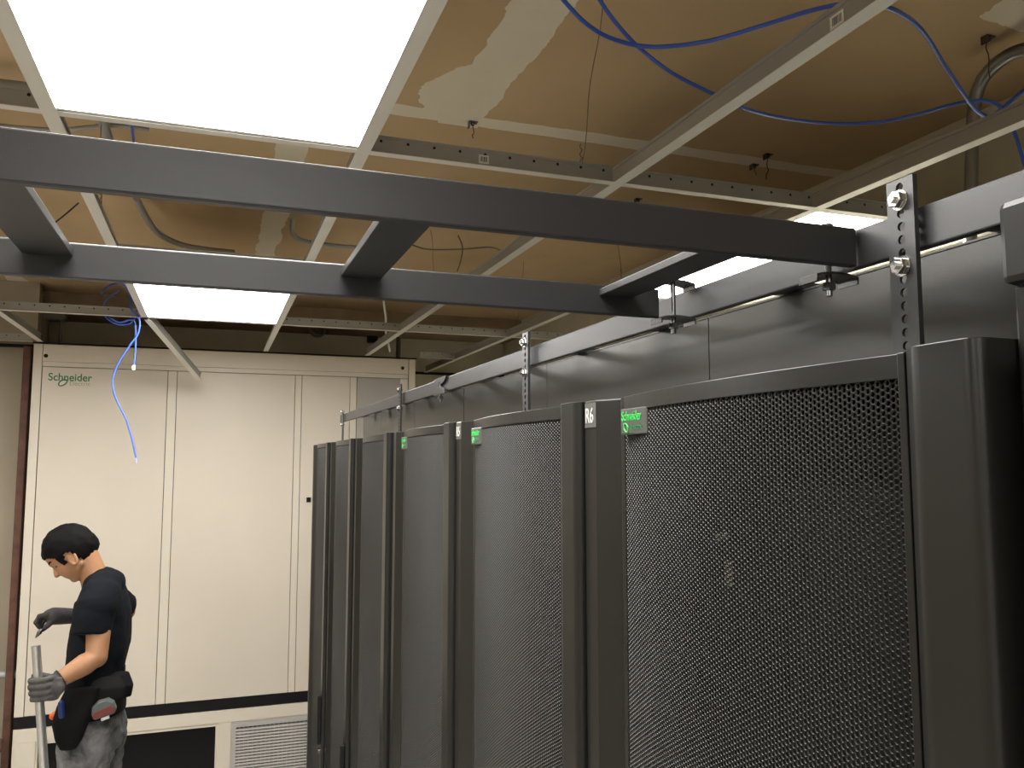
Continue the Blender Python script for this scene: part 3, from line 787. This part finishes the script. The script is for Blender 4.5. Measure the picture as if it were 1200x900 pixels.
# near (left) arm down to the pole, far (right) arm bent behind the chest
shL, elL, wrL = Q(119, 697, 3.73), Q(113, 770, 3.66), Q(66, 799, 3.60)
b.chain([shL, shL.lerp(elL, .5), elL, elL.lerp(wrL, .3), wrL], [.050, .046, .041, .042, .028], 18)
shR, elR, wrR = Q(124, 697, 4.07), Q(147, 716, 4.20), Q(84, 722, 4.10)
b.chain([shR, elR, elR.lerp(wrR, .4), wrR], [.048, .043, .040, .028], 18)
# legs
hipL, hipR = Q(103, 850, 3.81), Q(118, 850, 3.99)
knL = Vector((hipL.x-.02, hipL.y, .46)); knR = Vector((hipR.x-.03, hipR.y+.01, .46))
anL = Vector((knL.x+.05, knL.y, .09)); anR = Vector((knR.x+.08, knR.y+.02, .09))
for h_, k_, a_ in ((hipL, knL, anL), (hipR, knR, anR)): b.chain([h_, k_, k_.lerp(a_, .35), a_], [.082, .054, .056, .036], 16)
b.build('body', SKIN, person, remesh=.0042, smooth_it=2, merge=False)
# eyes (nearly closed, looking down) and eyebrows
for s in (1, -1):
    MB().chain([H(.066, s*.050, .014), H(.080, s*.040, .019), H(.090, s*.022, .016)], [.0032, .0042, .0035], 8).build('eyebrow', HAIR, person)
    MB().chain([H(.067, s*.0475, -.009), H(.075, s*.040, -.012), H(.082, s*.028, -.010)], [.0025, .0036, .0028], 8).build('eye', HAIR, person)
# hair: cap following the skull, cut along the hairline
hb = MB(); nu, nv = 64, 44
line = [(-.13, -.100), (-.072, -.096), (-.022, -.084), (-.010, -.045), (-.006, -.008), (.004, .006), (.026, .004), (.032, -.028), (.047, -.030), (.054, .008), (.068, .036), (.105, .050), (.14, .055)]
def hl(f):
    for (a0, b0), (a1, b1) in zip(line, line[1:]):
        if a0 <= f <= a1: return b0+(b1-b0)*(f-a0)/(a1-a0)
    return .05
vs = []; ok = []
for j in range(nv+1):
    ph = PI*j/nv
    for i in range(nu):
        w = 2*PI*i/nu; f, s, u = .108*math.sin(ph)*math.cos(w)-.006, .086*math.sin(ph)*math.sin(w), .106*math.cos(ph)+.012
        if u < 0 and f < 0: f *= 1+.22*min(1, -u/.08)
        nn = noise.noise(Vector((f, s, u))*38)*.004+noise.noise(Vector((f, s, u))*90)*.002
        k = 1+nn/.1; vs.append(H(f*k, s*k, u*k)); ok.append((f, s, u))
fs = []
for j in range(nv):
    for i in range(nu):
        q = (j*nu+i, (j+1)*nu+i, (j+1)*nu+(i+1) % nu, j*nu+(i+1) % nu)
        f = sum(ok[a][0] for a in q)/4; u = sum(ok[a][2] for a in q)/4
        if u > hl(f): fs.append(q)
hb.add(vs, fs, True); ho = hb.build('hair', HAIR, person)
sd = ho.modifiers.new('solid', 'SOLIDIFY'); sd.thickness = .016; sd.offset = -1

# t-shirt
def sec(y, xl, xr, hd, Y=3.9):
    c = Q((xl+xr)/2, y, Y); a = (P(xr, y, Y).x-P(xl, y, Y).x)/2; return (c, a, hd)
s = MB()
s.loft([sec(673, 103, 131, .078), sec(679, 101, 138, .105), sec(687, 97, 146, .155), sec(698, 92, 151, .185), sec(715, 88, 154, .19), sec(735, 83, 154, .185), sec(755, 80, 153, .18),
        sec(772, 79, 149, .17), sec(788, 78, 145, .17), sec(800, 77, 142, .175), sec(810, 78, 140, .175)], 36, .92)
slv = elL.lerp(shL, .38)
s.ell(Q(122, 686), (.084, .135, .072)); s.ell(Q(121, 684), (.070, .100, .072))
s.chain([Q(122, 690, 3.80), Q(118, 700, 3.755), Q(113, 712, 3.72)], [.070, .080, .080], 20)
s.tube([Q(113, 708, 3.73), Q(109, 725, 3.71), Q(106, 744, 3.695)], [.084, .078, .073], 22)
s.chain([Q(124, 694, 4.05), Q(134, 704, 4.10)], [.066, .066], 18)
s.tube([Q(134, 704, 4.10), Q(146, 711, 4.17)], [.066, .062], 20)
so = s.build('t_shirt', SHIRT, person, remesh=.006, smooth_it=4, merge=False)
tx = bpy.data.textures.new('folds', 'CLOUDS'); tx.noise_scale = .09
dm = so.modifiers.new('folds', 'DISPLACE'); dm.texture = tx; dm.strength = .012; dm.mid_level = .5; dm.texture_coords = 'LOCAL'

# jeans
j = MB()
j.loft([sec(806, 80, 140, .165), sec(822, 77, 143, .175), sec(840, 75, 146, .18), sec(858, 74, 147, .18), sec(872, 76, 144, .17)], 32, .9)
for h_, k_, a_, w0 in ((hipL, knL, anL, .106), (hipR, knR, anR, .104)):
    top = h_+Vector((0, 0, 0)); j.chain([top, top.lerp(k_, .5), k_, k_.lerp(a_, .5)], [w0, .094, .078, .072], 20)
    j.tube([k_.lerp(a_, .5), Vector((a_.x, a_.y, .045))], [.072, .068], 20)
jo = j.build('jeans', JEANS, person, remesh=.007, smooth_it=3, merge=False)
tx2 = bpy.data.textures.new('jeans_folds', 'CLOUDS'); tx2.noise_scale = .07
dm = jo.modifiers.new('folds', 'DISPLACE'); dm.texture = tx2; dm.strength = .032; dm.texture_coords = 'LOCAL'
for a_ in (anL, anR):
    m = MB(); m.ell((a_.x-.045, a_.y, .048), (.135, .048, .046)); m.ell((a_.x+.04, a_.y, .062), (.062, .044, .055)); m.box(a_.x-.17, a_.x+.09, a_.y-.042, a_.y+.042, .002, .022)
    m.build('shoe', SHOE, person, remesh=.008, smooth_it=3, merge=False)
# tool belt with pouches
bl = MB(); N = 40
ring = []
for k in range(N+1):
    w = 2*PI*k/N; ring.append(Q(111+37*math.cos(w), 822-2*math.cos(w), 3.9)+Vector((0, .198*math.sin(w), 0)))
for q0, q1 in zip(ring, ring[1:]):
    o_ = Vector((0, 0, .026)); c = Q(111, 822)
    i0, i1 = q0+(c-q0)*.06, q1+(c-q1)*.06; i0.z = q0.z; i1.z = q1.z
    bl.add([q0-o_, q1-o_, q1+o_, q0+o_, i0-o_, i1-o_, i1+o_, i0+o_], [(0, 1, 2, 3), (5, 4, 7, 6), (3, 2, 6, 7), (1, 0, 4, 5)])
belt = bl.build('tool_belt', LEATHER, person)
m = MB(); m.loft([(Q(97, 806, 3.70), .060, .022), (Q(90, 826, 3.69), .070, .034), (Q(83, 846, 3.685), .066, .038), (Q(81, 866, 3.685), .048, .034), (Q(80, 878, 3.69), .028, .020)], 20, .7)
m.build('tool_pouch', LEATHER, belt, remesh=.005, smooth_it=2, merge=False)
m = MB(); m.loft([(Q(126, 792, 3.75), .050, .015), (Q(127, 805, 3.725), .068, .024), (Q(126, 818, 3.715), .066, .024), (Q(120, 828, 3.715), .045, .02)], 20, .7)
m.build('tool_pouch', LEATHER, belt, remesh=.005, smooth_it=2, merge=False)
m = MB(); m.loft([(Q(140, 788, 3.78), .035, .03), (Q(144, 803, 3.76), .040, .03), (Q(147, 816, 3.76), .022, .022)], 16, .7)
m.build('pouch_flap', LEATHER, belt, remesh=.005, smooth_it=2, merge=False)
MB().box(*sum([[a, b2] for a, b2 in zip(Q(142, 787, 3.86)-Vector((0, .015, 0)), Q(147, 780, 3.86)+Vector((0, .015, 0)))], [])).build('belt_clip', BLACK, belt)
MB().box(*sum([[min(a, b2), max(a, b2)] for a, b2 in zip(Q(86, 850, 3.665)-Vector((0, .006, 0)), Q(95, 846, 3.665)+Vector((0, .006, 0)))], [])).build('buckle', ZINC, belt)

# gloves: palm and five bent fingers each
pole_top, pole_bot = P(42, 757, 3.585), P(52, 905, 3.56)
pd = (pole_bot-pole_top).normalized(); ln = pole_top.z/abs(pd.z)
pole_end = pole_top+pd*ln*.999; PR = .0155
def on_pole(z): return pole_top+pd*((pole_top.z-z)/abs(pd.z))-PO
g = MB(); hz = P(50, 807, 3.58).z
wl = wrL
for k, (dz, rr, amax) in enumerate(((.034, .0105, 4.2), (.012, .0115, 4.35), (-.011, .011, 4.3), (-.032, .0095, 4.1))):
    c = on_pole(hz+dz); R_ = PR+rr-.001
    # from the knuckle at the near right side, round the camera side and the left of the pole
    seq = [c+Vector((.052, -.012, .004+dz*.05)), c+Vector((.030, -.030, .004)), c+Vector((.006, -R_-.004, .002))]
    for a in (3.6, 3.1, 2.6, 2.1, 1.7): seq.append(c+Vector((R_*math.cos(a), R_*math.sin(a), -.001)))
    g.chain(seq, [rr*1.05]*3+[rr, rr, rr*.95, rr*.9, rr*.82], 12)
# thumb on the far side, closing over the fingertips
c = on_pole(hz+.030)
g.chain([c+Vector((.050, .006, -.01)), c+Vector((.030, .030, .004)), c+Vector((.004, .031, .012)), c+Vector((-.018, .024, .014))], [.014, .0135, .012, .0105], 12)
c = on_pole(hz)
g.loft([(c+Vector((.046, -.002, -.042)), .020, .020), (c+Vector((.048, -.002, -.02)), .030, .024), (c+Vector((.050, -.002, .01)), .032, .025), (c+Vector((.052, 0, .038)), .026, .020)], 18)
g.chain([c+Vector((.055, 0, .0)), wl], [.033, .031], 16)
g.tube([wl-(elL-wl)*.02, wl+(elL-wl)*.11], [.033, .036], 18)
g.build('glove', GLOVE, person, remesh=.0032, smooth_it=1, merge=False)
MB().tube([wl+(elL-wl)*.07, wl+(elL-wl)*.12], [.0365, .0385], 20).build('glove_cuff', mat('cuff_black', (.01, .01, .01), .7), person)

# far hand pinching the pliers
hp_ = Q(63, 722, 4.02)
g = MB()
g.chain([wrR, wrR.lerp(hp_, .5), hp_], [.033, .035, .036], 16)
g.ell(hp_+Vector((.0, 0, .002)), (.045, .028, .032))
for k, (sx_, sy_, rr) in enumerate(((-.006, -.022, .0110), (-.018, -.008, .0115), (-.020, .008, .0110), (-.014, .022, .0095))):
    p0 = hp_+Vector((-.020, sy_, .012-.004*k))
    g.chain([p0, p0+Vector((-.030, 0, -.006-.002*k)), p0+Vector((-.042+.003*k, 0, -.030)), p0+Vector((-.030+.004*k, -sy_*.4, -.052))], [rr*1.1, rr, rr*.95, rr*.8], 12)
p0 = hp_+Vector((.002, -.020, -.012))
g.chain([p0, p0+Vector((-.020, -.006, -.022)), p0+Vector((-.038, .004, -.038))], [.0145, .012, .0105], 12)
g.build('glove', GLOVED, person, remesh=.0032, smooth_it=1, merge=False)

# things he holds or carries
t = thing('metal_pole', 'straight silver metal conduit pole held upright by the person', 'pole', pole_end)
a0 = pole_top-pole_end
MB().tube([Vector((0, 0, .001)), a0], PR, 20, caps=False).tube([Vector((0, 0, .001)), a0], PR-.0025, 20, caps=False).build('tube', mat('emt_conduit', (.62, .62, .60), .32, .85), t)
t0, t1 = P(42, 747, 3.99), P(57, 727, 4.0)
t = thing('pliers', 'dark pliers gripped in the raised gloved hand', 'pliers', t1)
d = (t0-t1); u_ = d.normalized(); nrm = Vector((0, 1, 0)).cross(u_).normalized()
MB().chain([Vector((0, 0, 0))+nrm*.012, u_*d.length*.35+nrm*.010, u_*d.length*.62+nrm*.002], [.006, .0065, .006], 10).build('handle', BLACK, t)
MB().chain([Vector((0, 0, 0))-nrm*.012, u_*d.length*.35-nrm*.010, u_*d.length*.62-nrm*.002], [.006, .0065, .006], 10).build('handle', BLACK, t)
MB().chain([u_*d.length*.55, u_*d.length*.72, u_*d.length], [.008, .010, .003], 12).build('jaws', DKSTEEL, t)
tp = P(121, 830, 3.64)
t = thing('tape_measure', 'grey and red tape measure clipped to the belt of the person', 'tape measure', tp)
t.rotation_euler = (0, -.32, 0); t.scale = (.88, .9, .88)
m = MB(); m.prism([(-.045, -.032), (.040, -.036), (.050, -.018), (.048, .012), (.030, .034), (-.010, .038), (-.038, .022), (-.048, -.004)], -.020, .022, 'y')
m.build('case', mat('tape_grey', (.08, .10, .095), .4), t, bevel=.007)
m = MB(); m.prism([(-.044, -.026), (.040, -.029), (.046, -.012), (.036, .004), (-.034, .002), (-.046, -.012)], -.025, -.0195, 'y'); m.build('grip', mat('tape_red', (.13, .02, .018), .4), t, bevel=.002)
MB().box(-.018, .016, -.024, -.012, -.046, -.034).build('tape_hook', INKW, t, bevel=.002)
t = thing('screwdriver', 'blue-handled screwdriver sticking out of the front tool pouch', 'screwdriver', P(78, 838, 3.66))
MB().chain([(-.015, 0, .0), (-.020, 0, .045)], [.013, .012], 12).build('handle', mat('handle_blue', (.012, .03, .13), .4), t)
MB().tube([(-.015, 0, -.08), (-.015, 0, 0)], .004, 8).build('shaft', ZINC, t)
t = thing('screwdriver', 'orange-handled tool at the front of the tool pouch', 'screwdriver', P(68, 842, 3.70))
MB().chain([(-.018, 0, .010), (-.002, 0, .022)], [.013, .013], 12).build('handle', mat('handle_orange', (.65, .10, .02), .35), t)
MB().tube([(-.006, 0, -.060), (-.008, 0, .010)], .006, 8).build('shaft', ZINC, t)

# ------------------------------------------------------------------ light and view
w = bpy.data.worlds.new('world'); scene.world = w; w.use_nodes = True
w.node_tree.nodes['Background'].inputs[0].default_value = (.5, .5, .5, 1)
w.node_tree.nodes['Background'].inputs[1].default_value = .0
scene.view_settings.view_transform = 'Standard'; scene.view_settings.look = 'None'
scene.view_settings.gamma = 1; scene.view_settings.use_curve_mapping = False
scene.view_settings.exposure = .62
